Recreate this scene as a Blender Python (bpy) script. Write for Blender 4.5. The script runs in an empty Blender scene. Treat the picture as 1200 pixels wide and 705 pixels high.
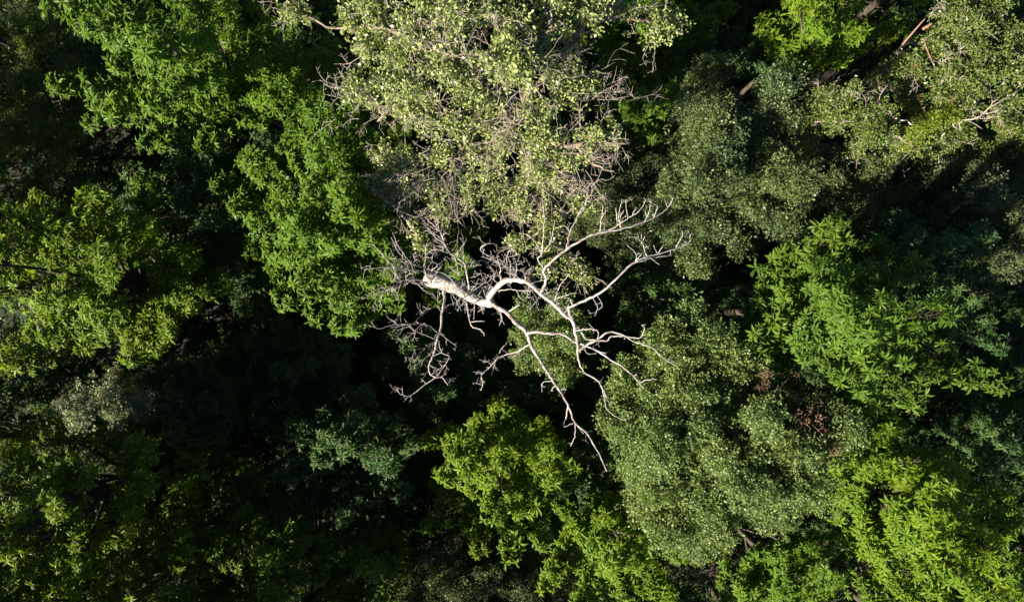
import bpy, math
import numpy as np

# ------------------------------------------------------------------ scene scale
W0, H0 = 1200.0, 705.0
FOC = 826.0            # focal length in photo pixels
CAMH = 46.0            # drone height above the forest floor
SUN_AZ = (-0.84, -0.54)   # horizontal direction towards the sun
SUN_EL = 26.0
S = bpy.context.scene
COL = S.collection


def at(px, py, z):
    k = (CAMH - z) / FOC
    return np.array([(px - W0 / 2) * k, (H0 / 2 - py) * k, z])


def unit(v):
    v = np.asarray(v, float)
    return v / np.maximum(np.linalg.norm(v, axis=-1, keepdims=True), 1e-9)


# ------------------------------------------------------------------ materials
def new_mat(name):
    m = bpy.data.materials.new(name)
    m.use_nodes = True
    m.node_tree.nodes.clear()
    return m, m.node_tree.nodes, m.node_tree.links


LEAF = {}


def leaf_mat(name, base, trans, rough=0.5, spec=0.22, tmix=0.40, lo=(0.52, 0.66, 0.90), hi=(1.60, 1.32, 1.0)):
    m, N, L = new_mat(name)
    out = N.new('ShaderNodeOutputMaterial')
    mix = N.new('ShaderNodeMixShader')
    mix.inputs[0].default_value = tmix
    pb = N.new('ShaderNodeBsdfPrincipled')
    tr = N.new('ShaderNodeBsdfTranslucent')
    geo = N.new('ShaderNodeNewGeometry')
    att = N.new('ShaderNodeAttribute')
    att.attribute_name = 'tone'
    # each leaf and each shoot has its own hue and depth of green
    add = N.new('ShaderNodeMath'); add.operation = 'MULTIPLY_ADD'
    L.new(geo.outputs['Random Per Island'], add.inputs[0]); add.inputs[1].default_value = 0.06
    sc = N.new('ShaderNodeMath'); sc.operation = 'MULTIPLY'
    L.new(att.outputs['Fac'], sc.inputs[0]); sc.inputs[1].default_value = 0.94
    L.new(sc.outputs[0], add.inputs[2])
    for target, col in ((pb, base), (tr, trans)):
        ramp = N.new('ShaderNodeValToRGB')
        e = ramp.color_ramp.elements
        c = np.array(col)
        e[0].position = 0.05
        e[0].color = (*(c * lo), 1)
        e[1].position = 0.95
        e[1].color = (*(c * hi), 1)
        L.new(add.outputs[0], ramp.inputs[0])
        L.new(ramp.outputs[0], target.inputs['Base Color' if target is pb else 'Color'])
    pb.inputs['Roughness'].default_value = rough
    pb.inputs['Specular IOR Level'].default_value = spec
    L.new(pb.outputs[0], mix.inputs[1])
    L.new(tr.outputs[0], mix.inputs[2])
    L.new(mix.outputs[0], out.inputs[0])
    LEAF[name] = m
    return m


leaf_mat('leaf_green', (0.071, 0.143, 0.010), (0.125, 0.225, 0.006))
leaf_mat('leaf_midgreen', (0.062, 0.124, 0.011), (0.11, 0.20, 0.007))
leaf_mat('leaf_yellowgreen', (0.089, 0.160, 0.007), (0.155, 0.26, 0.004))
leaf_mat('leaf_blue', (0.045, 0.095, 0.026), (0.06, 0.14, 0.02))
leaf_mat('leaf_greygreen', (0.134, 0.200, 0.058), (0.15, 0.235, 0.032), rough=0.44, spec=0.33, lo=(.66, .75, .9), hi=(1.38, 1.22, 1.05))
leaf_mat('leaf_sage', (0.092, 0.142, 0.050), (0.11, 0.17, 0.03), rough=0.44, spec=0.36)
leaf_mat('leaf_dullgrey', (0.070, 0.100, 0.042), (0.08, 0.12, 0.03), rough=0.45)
leaf_mat('leaf_olive', (0.105, 0.158, 0.036), (0.14, 0.19, 0.018), rough=0.42, spec=0.4)
leaf_mat('leaf_pale', (0.208, 0.255, 0.080), (0.19, 0.26, 0.04), rough=0.42, spec=0.45, tmix=0.25, lo=(.72, .78, .9), hi=(1.3, 1.2, 1.1))
leaf_mat('leaf_silver', (0.19, 0.23, 0.13), (0.15, 0.19, 0.08), rough=0.4)
leaf_mat('leaf_vine', (0.125, 0.18, 0.022), (0.2, 0.25, 0.01))
leaf_mat('leaf_withered', (0.23, 0.155, 0.10), (0.13, 0.07, 0.035), rough=0.7, spec=0.2)
leaf_mat('leaf_rust', (0.20, 0.095, 0.04), (0.16, 0.08, 0.03), rough=0.6, spec=0.2)


def bark_mat(name, c1, c2, lichen=None, lich_amt=0.6, scale=7.0, rough=0.85):
    m, N, L = new_mat(name)
    out = N.new('ShaderNodeOutputMaterial')
    pb = N.new('ShaderNodeBsdfPrincipled')
    tc = N.new('ShaderNodeTexCoord')
    n1 = N.new('ShaderNodeTexNoise')
    n1.inputs['Scale'].default_value = scale
    n1.inputs['Detail'].default_value = 8
    n1.inputs['Roughness'].default_value = 0.7
    L.new(tc.outputs['Object'], n1.inputs['Vector'])
    r = N.new('ShaderNodeValToRGB')
    r.color_ramp.elements[0].position = 0.33
    r.color_ramp.elements[0].color = (*c1, 1)
    r.color_ramp.elements[1].position = 0.62
    r.color_ramp.elements[1].color = (*c2, 1)
    L.new(n1.outputs['Fac'], r.inputs[0])
    colr = r.outputs[0]
    if lichen:
        n2 = N.new('ShaderNodeTexNoise')
        n2.inputs['Scale'].default_value = 2.6
        n2.inputs['Detail'].default_value = 6
        L.new(tc.outputs['Object'], n2.inputs['Vector'])
        r2 = N.new('ShaderNodeValToRGB')
        r2.color_ramp.elements[0].position = lich_amt
        r2.color_ramp.elements[0].color = (0, 0, 0, 1)
        r2.color_ramp.elements[1].position = lich_amt + 0.16
        r2.color_ramp.elements[1].color = (1, 1, 1, 1)
        L.new(n2.outputs['Fac'], r2.inputs[0])
        mx = N.new('ShaderNodeMix'); mx.data_type = 'RGBA'
        L.new(r2.outputs[0], mx.inputs[0])
        L.new(colr, mx.inputs[6])
        mx.inputs[7].default_value = (*lichen, 1)
        colr = mx.outputs[2]
    L.new(colr, pb.inputs['Base Color'])
    pb.inputs['Roughness'].default_value = rough
    pb.inputs['Specular IOR Level'].default_value = 0.25
    b = N.new('ShaderNodeBump')
    b.inputs['Strength'].default_value = 0.9
    b.inputs['Distance'].default_value = 0.03
    L.new(n1.outputs['Fac'], b.inputs['Height'])
    L.new(b.outputs[0], pb.inputs['Normal'])
    L.new(pb.outputs[0], out.inputs[0])
    return m


M_BARK = bark_mat('brown_bark', (0.025, 0.02, 0.014), (0.075, 0.06, 0.045))
M_POPLAR = bark_mat('tan_bark', (0.09, 0.07, 0.05), (0.23, 0.18, 0.13), (0.2, 0.14, 0.04), 0.63)
M_TWIG = bark_mat('pale_twig_bark', (0.17, 0.14, 0.115), (0.37, 0.32, 0.27))
M_DEAD = bark_mat('bleached_wood', (0.10, 0.085, 0.075), (0.42, 0.395, 0.38), (0.17, 0.12, 0.055), 0.56, scale=5.0)
M_DEADLIMB = bark_mat('grey_dead_wood', (0.085, 0.068, 0.06), (0.36, 0.335, 0.33), (0.13, 0.095, 0.06), 0.53, scale=3.2)
M_DEADTWIG = bark_mat('bleached_twig', (0.17, 0.145, 0.13), (0.42, 0.385, 0.36), (0.18, 0.12, 0.07), 0.60, scale=9.0)
M_PINK = bark_mat('reddish_dead_twig', (0.10, 0.055, 0.04), (0.20, 0.12, 0.09))


def ground_mat():
    m, N, L = new_mat('leaf_litter')
    out = N.new('ShaderNodeOutputMaterial')
    pb = N.new('ShaderNodeBsdfPrincipled')
    tc = N.new('ShaderNodeTexCoord')
    v = N.new('ShaderNodeTexVoronoi'); v.inputs['Scale'].default_value = 9
    n = N.new('ShaderNodeTexNoise'); n.inputs['Scale'].default_value = 0.35; n.inputs['Detail'].default_value = 8
    L.new(tc.outputs['Object'], v.inputs['Vector']); L.new(tc.outputs['Object'], n.inputs['Vector'])
    r = N.new('ShaderNodeValToRGB')
    r.color_ramp.elements[0].color = (0.012, 0.009, 0.006, 1); r.color_ramp.elements[1].color = (0.04, 0.03, 0.018, 1)
    L.new(v.outputs['Color'], r.inputs[0])
    mx = N.new('ShaderNodeMix'); mx.data_type = 'RGBA'
    r2 = N.new('ShaderNodeValToRGB'); r2.color_ramp.elements[0].position = .42; r2.color_ramp.elements[1].position = .6
    L.new(n.outputs['Fac'], r2.inputs[0]); L.new(r2.outputs[0], mx.inputs[0])
    L.new(r.outputs[0], mx.inputs[6]); mx.inputs[7].default_value = (0.012, 0.02, 0.007, 1)
    L.new(mx.outputs[2], pb.inputs['Base Color']); pb.inputs['Roughness'].default_value = 0.95
    bm = N.new('ShaderNodeBump'); bm.inputs['Strength'].default_value = .6
    L.new(v.outputs['Distance'], bm.inputs['Height']); L.new(bm.outputs[0], pb.inputs['Normal'])
    L.new(pb.outputs[0], out.inputs[0])
    return m


# ------------------------------------------------------------------ mesh building
def link(name, me, mat, parent=None):
    o = bpy.data.objects.new(name, me)
    if mat:
        me.materials.append(mat)
    COL.objects.link(o)
    if parent is not None:
        o.parent = parent
    return o


def quads_mesh(name, V, tone=None, nper=4):
    """V: (n,4,3) separate quads."""
    n = len(V)
    me = bpy.data.meshes.new(name)
    me.vertices.add(n * 4)
    me.vertices.foreach_set('co', np.ascontiguousarray(V, np.float32).ravel())
    me.loops.add(n * 4)
    me.loops.foreach_set('vertex_index', np.arange(n * 4, dtype=np.int32))
    me.polygons.add(n)
    me.polygons.foreach_set('loop_start', np.arange(0, n * 4, 4, dtype=np.int32))
    me.update(calc_edges=True)
    if tone is not None:
        a = me.attributes.new('tone', 'FLOAT', 'POINT')
        a.data.foreach_set('value', np.repeat(tone, 4).astype(np.float32))
    return me


class Tubes:
    """collects tapered tubes, built as one mesh"""

    def __init__(self):
        self.v, self.f, self.n = [], [], 0

    def add(self, pts, r0, r1=None, sides=5, rough=0.0, rng=None, power=1.0, radii=None):
        P = np.asarray(pts, float)
        k = len(P)
        t = np.linspace(0, 1, k)
        R = radii if radii is not None else r0 + (r1 - r0) * t ** power
        R = np.asarray(R, float)
        T = np.gradient(P, axis=0)
        T = unit(T)
        ref = np.array([0.31, 0.17, 0.93])
        if abs(np.dot(T[0], ref)) > 0.9:
            ref = np.array([0.9, -0.3, 0.1])
        A = unit(np.cross(T, ref))
        B = np.cross(T, A)
        ang = np.arange(sides) * 2 * math.pi / sides
        rr = R[:, None] * np.ones((1, sides))
        if rough and rng is not None:
            rr = rr * (1 + rough * rng.normal(size=rr.shape))
        ring = P[:, None, :] + rr[..., None] * (np.cos(ang)[None, :, None] * A[:, None, :] + np.sin(ang)[None, :, None] * B[:, None, :])
        self.v.append(ring.reshape(-1, 3))
        i = np.arange(k - 1)[:, None] * sides
        j = np.arange(sides)[None, :]
        j2 = (j + 1) % sides
        F = np.stack([i + j, i + j2, i + sides + j2, i + sides + j], -1).reshape(-1, 4) + self.n
        self.f.append(F)
        self.n += k * sides
        # end cap point
        self.v.append((P[-1] + T[-1] * R[-1] * 0.6)[None])
        c = self.n
        self.n += 1
        base = c - sides
        jj = np.arange(sides)
        tri = np.stack([base + jj, base + (jj + 1) % sides, np.full(sides, c), np.full(sides, c)], -1)
        self.f.append(tri)

    def mesh(self, name):
        V = np.concatenate(self.v)
        F = np.concatenate(self.f)
        tri = F[:, 2] == F[:, 3]
        q, t = F[~tri], F[tri][:, :3]
        me = bpy.data.meshes.new(name)
        me.vertices.add(len(V))
        me.vertices.foreach_set('co', V.astype(np.float32).ravel())
        li = np.concatenate([q.ravel(), t.ravel()]).astype(np.int32)
        me.loops.add(len(li))
        me.loops.foreach_set('vertex_index', li)
        me.polygons.add(len(q) + len(t))
        ls = np.concatenate([np.arange(len(q)) * 4, len(q) * 4 + np.arange(len(t)) * 3]).astype(np.int32)
        me.polygons.foreach_set('loop_start', ls)
        me.polygons.foreach_set('use_smooth', np.ones(len(ls), bool))
        me.update(calc_edges=True)
        return me


def curve(a, b, bow, k=9, wob=0.0, rng=None):
    """quadratic path from a to b with a control offset, plus wobble"""
    a, b = np.asarray(a, float), np.asarray(b, float)
    m = (a + b) / 2 + bow
    t = np.linspace(0, 1, k)[:, None]
    P = (1 - t) ** 2 * a + 2 * t * (1 - t) * m + t ** 2 * b
    if wob and rng is not None:
        w = rng.normal(size=(k, 3)) * wob
        w[0] = 0
        w[-1] = 0
        P = P + w
    return P


def smooth_path(P, k=4):
    """Catmull-Rom through the points"""
    P = np.asarray(P, float)
    Q = np.vstack([2 * P[0] - P[1], P, 2 * P[-1] - P[-2]])
    out = []
    for i in range(len(P) - 1):
        p0, p1, p2, p3 = Q[i:i + 4]
        for t in np.linspace(0, 1, k, endpoint=False):
            out.append(0.5 * (2 * p1 + (p2 - p0) * t + (2 * p0 - 5 * p1 + 4 * p2 - p3) * t * t + (3 * p1 - p0 - 3 * p2 + p3) * t ** 3))
    out.append(P[-1])
    return np.array(out)


# ------------------------------------------------------------------ leaves
def tmpl_whorl(rng, nleaf=9, Lm=0.44, wid=0.135):
    """whorl of long folded leaves: quads (n,4,3) and the leaf each belongs to; axis +z"""
    Q, I = [], []
    n = 3
    prof = np.array([0.12, 0.85, 1.0, 0.06]) * wid
    for i in range(nleaf):
        az = 2 * math.pi * i / nleaf + rng.normal() * 0.2
        el = rng.uniform(0.45, 1.0) if i % 3 == 0 else rng.uniform(-0.1, 0.5)
        L = Lm * rng.uniform(0.7, 1.15)
        droop = rng.uniform(0.5, 1.6)
        roll = rng.normal() * 0.3
        bend = rng.normal() * 0.25
        pos = np.zeros(3)
        ring = []
        for s in range(n + 1):
            e = el - droop * s / n
            a2 = az + bend * s / n
            side0 = np.array([-math.sin(a2), math.cos(a2), 0.0])
            d = np.array([math.cos(a2) * math.cos(e), math.sin(a2) * math.cos(e), math.sin(e)])
            up = np.cross(d, side0)
            side = side0 * math.cos(roll) + up * math.sin(roll)
            up = np.cross(d, side)
            up = up if up[2] > 0 else -up
            w = prof[s] * L * rng.uniform(0.88, 1.12)
            ring.append((pos + side * w + up * w * 0.38, pos.copy(), pos - side * w + up * w * 0.38))
            pos = pos + d * L / n
        for s in range(n):
            l0, c0, r0 = ring[s]; l1, c1, r1 = ring[s + 1]
            Q.append([c0, l0, l1, c1]); I.append(i)
            Q.append([r0, c0, c1, r1]); I.append(i)
    return np.array(Q), np.array(I)


def tmpl_small(rng, n=16, rad=0.20, L=0.11, wid=0.31, flat=0.6, up=0.8):
    Q = []
    for i in range(n):
        p = unit(rng.normal(size=3)) * rad * rng.uniform(0.2, 1.0) ** 0.6 * np.array([1, 1, flat])
        d = unit(p / rad * 0.8 + rng.normal(size=3) * 0.6 + np.array([0, 0, 0.1]))
        nrm = unit(np.array([0, 0, up]) + rng.normal(size=3) * 0.5)
        w = unit(np.cross(nrm, d))
        l = L * rng.uniform(0.65, 1.2)
        Q.append([p, p + d * l * 0.5 + w * l * wid, p + d * l, p + d * l * 0.5 - w * l * wid])
    return np.array(Q), np.arange(n)


trng = np.random.default_rng(5)
TM = {
    'pinnate': [tmpl_whorl(trng, int(trng.integers(9, 14)), trng.uniform(.29, .37), 0.115) for _ in range(14)],
    'bigpinnate': [tmpl_whorl(trng, int(trng.integers(9, 14)), trng.uniform(.29, .37), 0.115) for _ in range(8)],
    'small': [tmpl_small(trng, 20) for _ in range(10)],
    'narrow': [tmpl_small(trng, 14, 0.22, 0.15, 0.16) for _ in range(8)],
    'poplar': [tmpl_small(trng, 18, 0.23, 0.135, 0.29, 0.7, 0.55) for _ in range(10)],
}


TILT = np.array([SUN_AZ[0], SUN_AZ[1], 0.0]) * 0.42


def place(kind, P, AX, rng, smin=0.6, smax=1.25, base=None):
    """tile templates at P with axes AX -> quads, tone"""
    n = len(P)
    if n == 0:
        return np.zeros((0, 4, 3)), np.zeros(0)
    AX = unit(unit(AX) + TILT)
    ref = unit(rng.normal(size=(n, 3)))
    X = unit(np.cross(AX, ref))
    Y = np.cross(AX, X)
    R = np.stack([X, Y, AX], -1)
    sc = rng.uniform(smin, smax, n)
    tone = rng.beta(2.2, 2.2, n)
    if base is not None:
        tone = tone * 0.5 + np.asarray(base) * 0.5
    which = rng.integers(0, len(TM[kind]), n)
    V, T = [], []
    for w, t in enumerate(TM[kind]):
        idx = np.where(which == w)[0]
        if len(idx) == 0:
            continue
        t, li = t
        q = np.einsum('nij,mkj->nmki', R[idx], t) * sc[idx][:, None, None, None] + P[idx][:, None, None, :]
        V.append(q.reshape(-1, 4, 3))
        lt = rng.random((len(idx), li.max() + 1))[:, li]
        T.append((tone[idx][:, None] * 0.6 + lt * 0.4).ravel())
    return np.concatenate(V), np.concatenate(T)


def tag(o, label=None, cat=None, group=None, kind=None):
    if label: o['label'] = label
    if cat: o['category'] = cat
    if group: o['group'] = group
    if kind: o['kind'] = kind
    return o


def empty(name, loc=(0, 0, 0)):
    o = bpy.data.objects.new(name, None)
    o.empty_display_size = 0.5
    COL.objects.link(o)
    o.location = loc
    return o


def reparent(root, o):
    """meshes are built in world coordinates; keep them there below a root placed at the tree's foot"""
    o.parent = root
    o.matrix_parent_inverse.identity()
    o.location = [-c for c in root.location]


# ------------------------------------------------------------------ a leafy tree with an outlined crown
def crown_tree(name, label, leaf, mat, poly, c, zt, ze, seed, dens=1.0, nl=None, bark=None, bare=0, group=None,
               merge=None, deep=3.2, p=2.5, gap=0.0, extras=None):
    rng = np.random.default_rng(seed)
    ze = ze - 0.2 * (zt - ze)
    cz = at(c[0], c[1], zt)[:2]
    cw = cz * 0.93 if np.hypot(*cz) > 2 else cz      # foot roughly under the crown
    pw = np.array([at(x, y, ze)[:2] for x, y in poly]) - cz
    th = np.arctan2(pw[:, 1], pw[:, 0]); rr = np.hypot(pw[:, 0], pw[:, 1])
    o = np.argsort(th); th, rr = th[o], rr[o]
    thp = np.concatenate([th - 2 * math.pi, th, th + 2 * math.pi]); rrp = np.tile(rr, 3)
    Rf = lambda a: np.interp((a + math.pi) % (2 * math.pi) - math.pi, thp, rrp)
    Rm = rr.mean()
    small = leaf not in ('pinnate', 'bigpinnate')
    area = math.pi * Rm * Rm
    if nl is None:
        nl = int(np.clip(area * (0.40 if not small else 0.60), 12, 46))
    dome = lambda f: ze + (zt - ze) * (1 - np.clip(f, 0, 1.2) ** p)
    base = np.array([cw[0], cw[1], 0.0])
    top = np.array([cz[0], cz[1], zt - 1.6])
    k = 12
    trunk = curve(base, top, rng.normal(size=3) * (0.5, 0.5, 0), k, 0.05, rng)
    tr = 0.07 + 0.036 * Rm
    tb = Tubes()
    tb.add(trunk, tr * 1.25, tr * 0.25, 9, 0.05, rng, power=0.8)
    limbs, CP, CA, CT = [], [], [], []
    ga = 2.399963
    a0 = rng.uniform(0, 6.28)
    up = np.array([0, 0, 1.0])
    for i in range(nl):
        u = (i + 0.5) / nl
        f = math.sqrt(u) * 0.98 + rng.normal() * 0.04
        f = min(max(f, 0.06), 1.0)
        a = a0 + ga * i + rng.normal() * 0.1
        R = Rf(a)
        lay = 0.0 if rng.random() < (0.66 if deep < 4 else 0.42) else rng.uniform(1.0, deep)
        jit = rng.normal() * (0.62 if not small else 0.36) - lay
        end = np.array([cz[0] + math.cos(a) * R * f, cz[1] + math.sin(a) * R * f, dome(f) + jit])
        L = R * f
        zs = max(end[2] - 1.2 - L * rng.uniform(0.35, 0.75), 0.3 * zt)
        ts = np.clip(zs / (zt - 1.6), 0.1, 0.97)
        st = np.array([np.interp(ts * (k - 1), np.arange(k), trunk[:, d]) for d in range(3)])
        path = curve(st, end, np.array([0, 0, 0.16 * L]) + rng.normal(size=3) * 0.12 * (1 + L * .3), 10, 0.05, rng)
        lb = Tubes()
        lb.add(path, max(tr * 0.34, 0.035), 0.012, 6, 0.04, rng)
        Lp = np.linalg.norm(np.diff(path, axis=0), axis=1).sum()
        # side shoots along the outer two thirds of the limb
        ltone = rng.random()
        step = (0.115 if not small else 0.13) / dens
        nt = max(4, int(min(Lp * 0.72, R * 0.75 + 1.0) / step))
        for j in range(nt):
            t = 1 - (j / nt) * min(0.72, (R * 0.75 + 1.0) / max(Lp, .1))
            q = np.array([np.interp(t * 9, np.arange(10), path[:, d]) for d in range(3)])
            q2 = np.array([np.interp(max(t * 9 - .7, 0), np.arange(10), path[:, d]) for d in range(3)])
            dr = unit(q - q2)
            sd = unit(np.cross(dr, up)) * (1 if j % 2 else -1)
            ln = (0.28 + 0.85 * (1 - t) + rng.uniform(0, 0.35)) * (0.42 + 0.085 * Rm)
            ln = min(ln, 1.7)
            tip = q + (dr * 0.6 + sd * rng.uniform(0.35, 1.0) + up * rng.uniform(0.0, 0.75)) * ln
            if j == 0:
                tip = q + dr * 0.25
            # keep within the outline
            dv = tip[:2] - cz
            ff = np.hypot(*dv) / max(Rf(math.atan2(dv[1], dv[0])), .01)
            if ff > 1.03:
                tip[:2] = cz + dv * 1.03 / ff
            if gap and rng.random() < gap:
                continue
            lb.add(curve(q, tip, np.array([0, 0, -0.05]), 4), 0.014, 0.006, 3)
            td = unit(tip - q)
            outw = np.array([dv[0], dv[1], 0]) / max(np.hypot(*dv), .1)
            if not small:
                CP.append(tip); CA.append(td * 0.5 + up * 0.75 + outw * 0.25 + rng.normal(size=3) * 0.22)
                if rng.random() < 0.75:
                    CP.append(q + (tip - q) * 0.5 + rng.normal(size=3) * 0.08)
                    CA.append(td * 0.3 + up * 0.7 + outw * 0.3 + sd * .3 + rng.normal(size=3) * 0.3)
            else:
                m = max(4, int(ln * 8))
                for s in range(m):
                    w = (s + 0.6) / m
                    CP.append(q + (tip - q) * w + rng.normal(size=3) * np.array([.17, .17, .13]) * (1 + .6 * w))
                    CA.append(up + outw * 0.3 + rng.normal(size=3) * 0.45)
        if small:
            rho = rng.uniform(0.5, 0.95) * min(1.0, 0.35 + 0.15 * Rm)
            nc = int(215 * rho * rho * dens)
            dd = rng.normal(size=(nc, 3)).clip(-2.2, 2.2) * rho * np.array([.50, .50, .33])
            pc = path[-1] + dd
            pv = pc[:, :2] - cz
            pf = np.hypot(pv[:, 0], pv[:, 1]) / np.maximum(Rf(np.arctan2(pv[:, 1], pv[:, 0])), .01)
            keep = pf < rng.uniform(.93, 1.06, nc)
            pc, dd, nc = pc[keep], dd[keep], int(keep.sum())
            for q in range(nc):
                CP.append(pc[q]); CA.append(dd[q] / rho * 0.9 + up * .5 + rng.normal(size=3) * .35)
        limbs.append(lb)
        CT += [ltone] * (len(CP) - len(CT))
    V, T = place(leaf, np.array(CP), np.array(CA), rng, base=CT)
    bare_l = []
    for b in range(bare):
        bare_t = Tubes()
        a = rng.uniform(0, 6.28); f = rng.uniform(0.3, 1.0)
        q = np.array([cz[0] + math.cos(a) * Rf(a) * f, cz[1] + math.sin(a) * Rf(a) * f, dome(f) - 0.2])
        spray(bare_t, q, np.array([math.cos(a), math.sin(a), 0.5]), rng.uniform(0.7, 1.5), 0.013, rng, 2)
        bare_l.append(bare_t)
    if merge is not None:
        merge['leaf'].append((V, T)); merge['wood'].append(tb); merge['wood'] += limbs
        return None
    root = empty(name, base)
    reparent(root, link('trunk', tb.mesh('trunk'), bark or M_BARK))
    # the heaviest limbs are parts of their own
    for lb in limbs:
        reparent(root, link('limb', lb.mesh('limb'), bark or M_BARK))
    reparent(root, link('crown', quads_mesh('crown', V, T), LEAF[mat]))
    for b in bare_l:
        reparent(root, link('bare_twig', b.mesh('bare_twig'), M_TWIG))
    tag(root, label, 'tree', group)
    if extras:
        extras(root, rng, dome, Rf, cz)
    return root


def spray(tb, q, d, ln, r, rng, depth, droop=0.0, fork=3, rmin=0.006):
    """a bare forking twig"""
    d = unit(d)
    k = 6
    P = [np.array(q, float)]
    dd = d.copy()
    for i in range(k - 1):
        dd = unit(dd + rng.normal(size=3) * 0.15 + np.array([0, 0, -droop]))
        P.append(P[-1] + dd * ln / (k - 1))
    tb.add(np.array(P), r, max(r * 0.45, rmin), 4 if r < 0.03 else 6)
    if depth > 0:
        for j in range(fork):
            i = rng.integers(1, k)
            nd = unit(unit(P[i] - P[i - 1]) * 0.8 + rng.normal(size=3) * 0.75)
            spray(tb, P[i], nd, ln * rng.uniform(0.35, 0.7), max(r * 0.55, rmin), rng, depth - 1, droop, fork, rmin)


# ------------------------------------------------------------------ trees
YG, GR, BL, GG, DG, OL = 'leaf_yellowgreen', 'leaf_green', 'leaf_blue', 'leaf_greygreen', 'leaf_dullgrey', 'leaf_olive'
PIN, BIG, SM, NA = 'pinnate', 'bigpinnate', 'small', 'narrow'
T = []


def tree(*a, **k):
    return crown_tree(*a, **k)


def withered(patches, n=16):
    """brown withered clumps in the crown"""
    def f(root, rng, dome, Rf, cz):
        for (px, py, r, z, mat) in patches:
            q = at(px, py, z)
            dv = q[:2] - cz
            q[2] = dome(np.hypot(*dv) / max(Rf(math.atan2(dv[1], dv[0])), .01)) + 0.45
            q[:2] = at(px, py, q[2])[:2]
            rad = r * (CAMH - z) / FOC
            P = q + rng.normal(size=(n, 3)) * np.array([rad, rad, rad * .4]) * 0.55
            V, Tn = place('small', P, np.array([0, 0, 1.]) + rng.normal(size=(n, 3)) * .5, rng, 0.5, 0.85)
            reparent(root, tag(link('withered_leaves', quads_mesh('withered_leaves', V, Tn), LEAF[mat]), 'brown withered leaf clump'))
            for i in range(5):
                tb = Tubes()
                spray(tb, q + rng.normal(size=3) * rad * .5, rng.normal(size=3) * .6 + np.array([.5, .2, .2]), rad * rng.uniform(.8, 1.3), 0.010, rng, 2, 0, 2)
                reparent(root, link('dead_twig', tb.mesh('dead_twig'), M_PINK))
    return f


tree('broadleaf_tree', 'bright green tree with sunlit diagonal leaf sprays in the upper left corner area', PIN, GR,
     [(60, 25), (90, -40), (180, -90), (280, -60), (300, 0), (300, 60), (262, 120), (240, 140), (190, 187), (150, 188), (108, 180), (90, 125), (70, 80)],
     (175, 50), 21.8, 17, 11, nl=36)
tree('broadleaf_tree', 'shaded green tree between the bright upper left tree and the pale sparse tree', PIN, GR,
     [(240, -60), (340, -60), (370, 20), (350, 60), (325, 110), (315, 190), (250, 215), (220, 160), (250, 100)],
     (295, 75), 17.5, 13, 12)
tree('broadleaf_tree', 'tall narrow tree with a brightly lit left edge, left of the bleached dead tree', PIN, GR,
     [(352, 52), (378, 85), (405, 115), (440, 160), (452, 260), (470, 330), (478, 400), (440, 412), (400, 397), (350, 377), (325, 330), (292, 290), (258, 215), (285, 180), (318, 148), (320, 100)],
     (390, 250), 19.9, 15.4, 13, nl=48)
tree('broadleaf_tree', 'wide yellow-green tree at the middle of the left edge', PIN, YG,
     [(-60, 260), (0, 245), (60, 232), (130, 212), (200, 215), (255, 260), (275, 330), (240, 415), (190, 432), (130, 415), (100, 432), (60, 445), (0, 425), (-90, 430), (-190, 340), (-130, 270)],
     (75, 320), 17.8, 14.2, 14, nl=46)
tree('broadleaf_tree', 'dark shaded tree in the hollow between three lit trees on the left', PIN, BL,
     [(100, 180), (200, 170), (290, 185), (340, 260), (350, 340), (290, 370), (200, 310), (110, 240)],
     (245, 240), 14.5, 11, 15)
tree('olive_tree', 'dull olive narrow-leaved tree with bare twigs in the dark upper left corner', NA, OL,
     [(-70, -60), (60, -50), (80, 60), (100, 130), (110, 200), (60, 235), (0, 250), (-70, 220)],
     (15, 90), 10.5, 8, 16, bare=14, gap=.2)
tree('broadleaf_tree', 'yellow-green tree with a lit left side, below the dead tree at the bottom middle', PIN, YG,
     [(493, 512), (540, 478), (580, 468), (640, 478), (682, 540), (678, 592), (640, 642), (600, 664), (540, 664), (522, 630), (492, 570)],
     (585, 560), 17.8, 13, 17, nl=28)
tree('broadleaf_tree', 'dim bluish green tree left of the yellow-green tree at bottom middle', PIN, BL,
     [(322, 520), (390, 462), (470, 468), (498, 540), (482, 600), (425, 625), (345, 605), (312, 560)],
     (400, 535), 15.2, 11.5, 18)
tree('broadleaf_tree', 'tree with a few sunlit yellow-green tips in the dark lower left corner', PIN, YG,
     [(-80, 500), (10, 480), (50, 500), (95, 560), (112, 630), (100, 720), (0, 770), (-90, 700)],
     (35, 620), 18, 12, 19)
tree('broadleaf_tree', 'dark tree with level leaf sprays on the bottom edge, left of centre', PIN, GR,
     [(190, 605), (260, 590), (340, 600), (400, 640), (420, 720), (380, 770), (230, 770), (170, 690)],
     (300, 670), 14.6, 11.5, 20)
tree('broadleaf_tree', 'bright yellow-green tree on the bottom edge just right of centre', PIN, YG,
     [(626, 674), (652, 625), (690, 596), (730, 588), (778, 610), (805, 660), (815, 730), (760, 780), (670, 770), (636, 720)],
     (725, 660), 17, 12.5, 21)
tree('small_leaved_tree', 'big rounded grey-green small-leaved tree with brown withered patches, right of centre', SM, GG,
     [(700, 495), (726, 430), (762, 393), (800, 354), (850, 366), (900, 416), (952, 443), (994, 495), (968, 555), (986, 632), (940, 645), (905, 615), (880, 645), (850, 645), (805, 697), (763, 650), (742, 570), (708, 528)],
     (832, 508), 19.2, 18.3, 22, dens=1.3, nl=56, p=3.0,
     extras=withered([(922, 462, 22, 18.9, 'leaf_withered'), (895, 446, 13, 19.0, 'leaf_withered'), (948, 490, 16, 18.6, 'leaf_withered'), (812, 488, 12, 19.6, 'leaf_withered'), (966, 518, 14, 18.2, 'leaf_withered')], 16))
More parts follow.
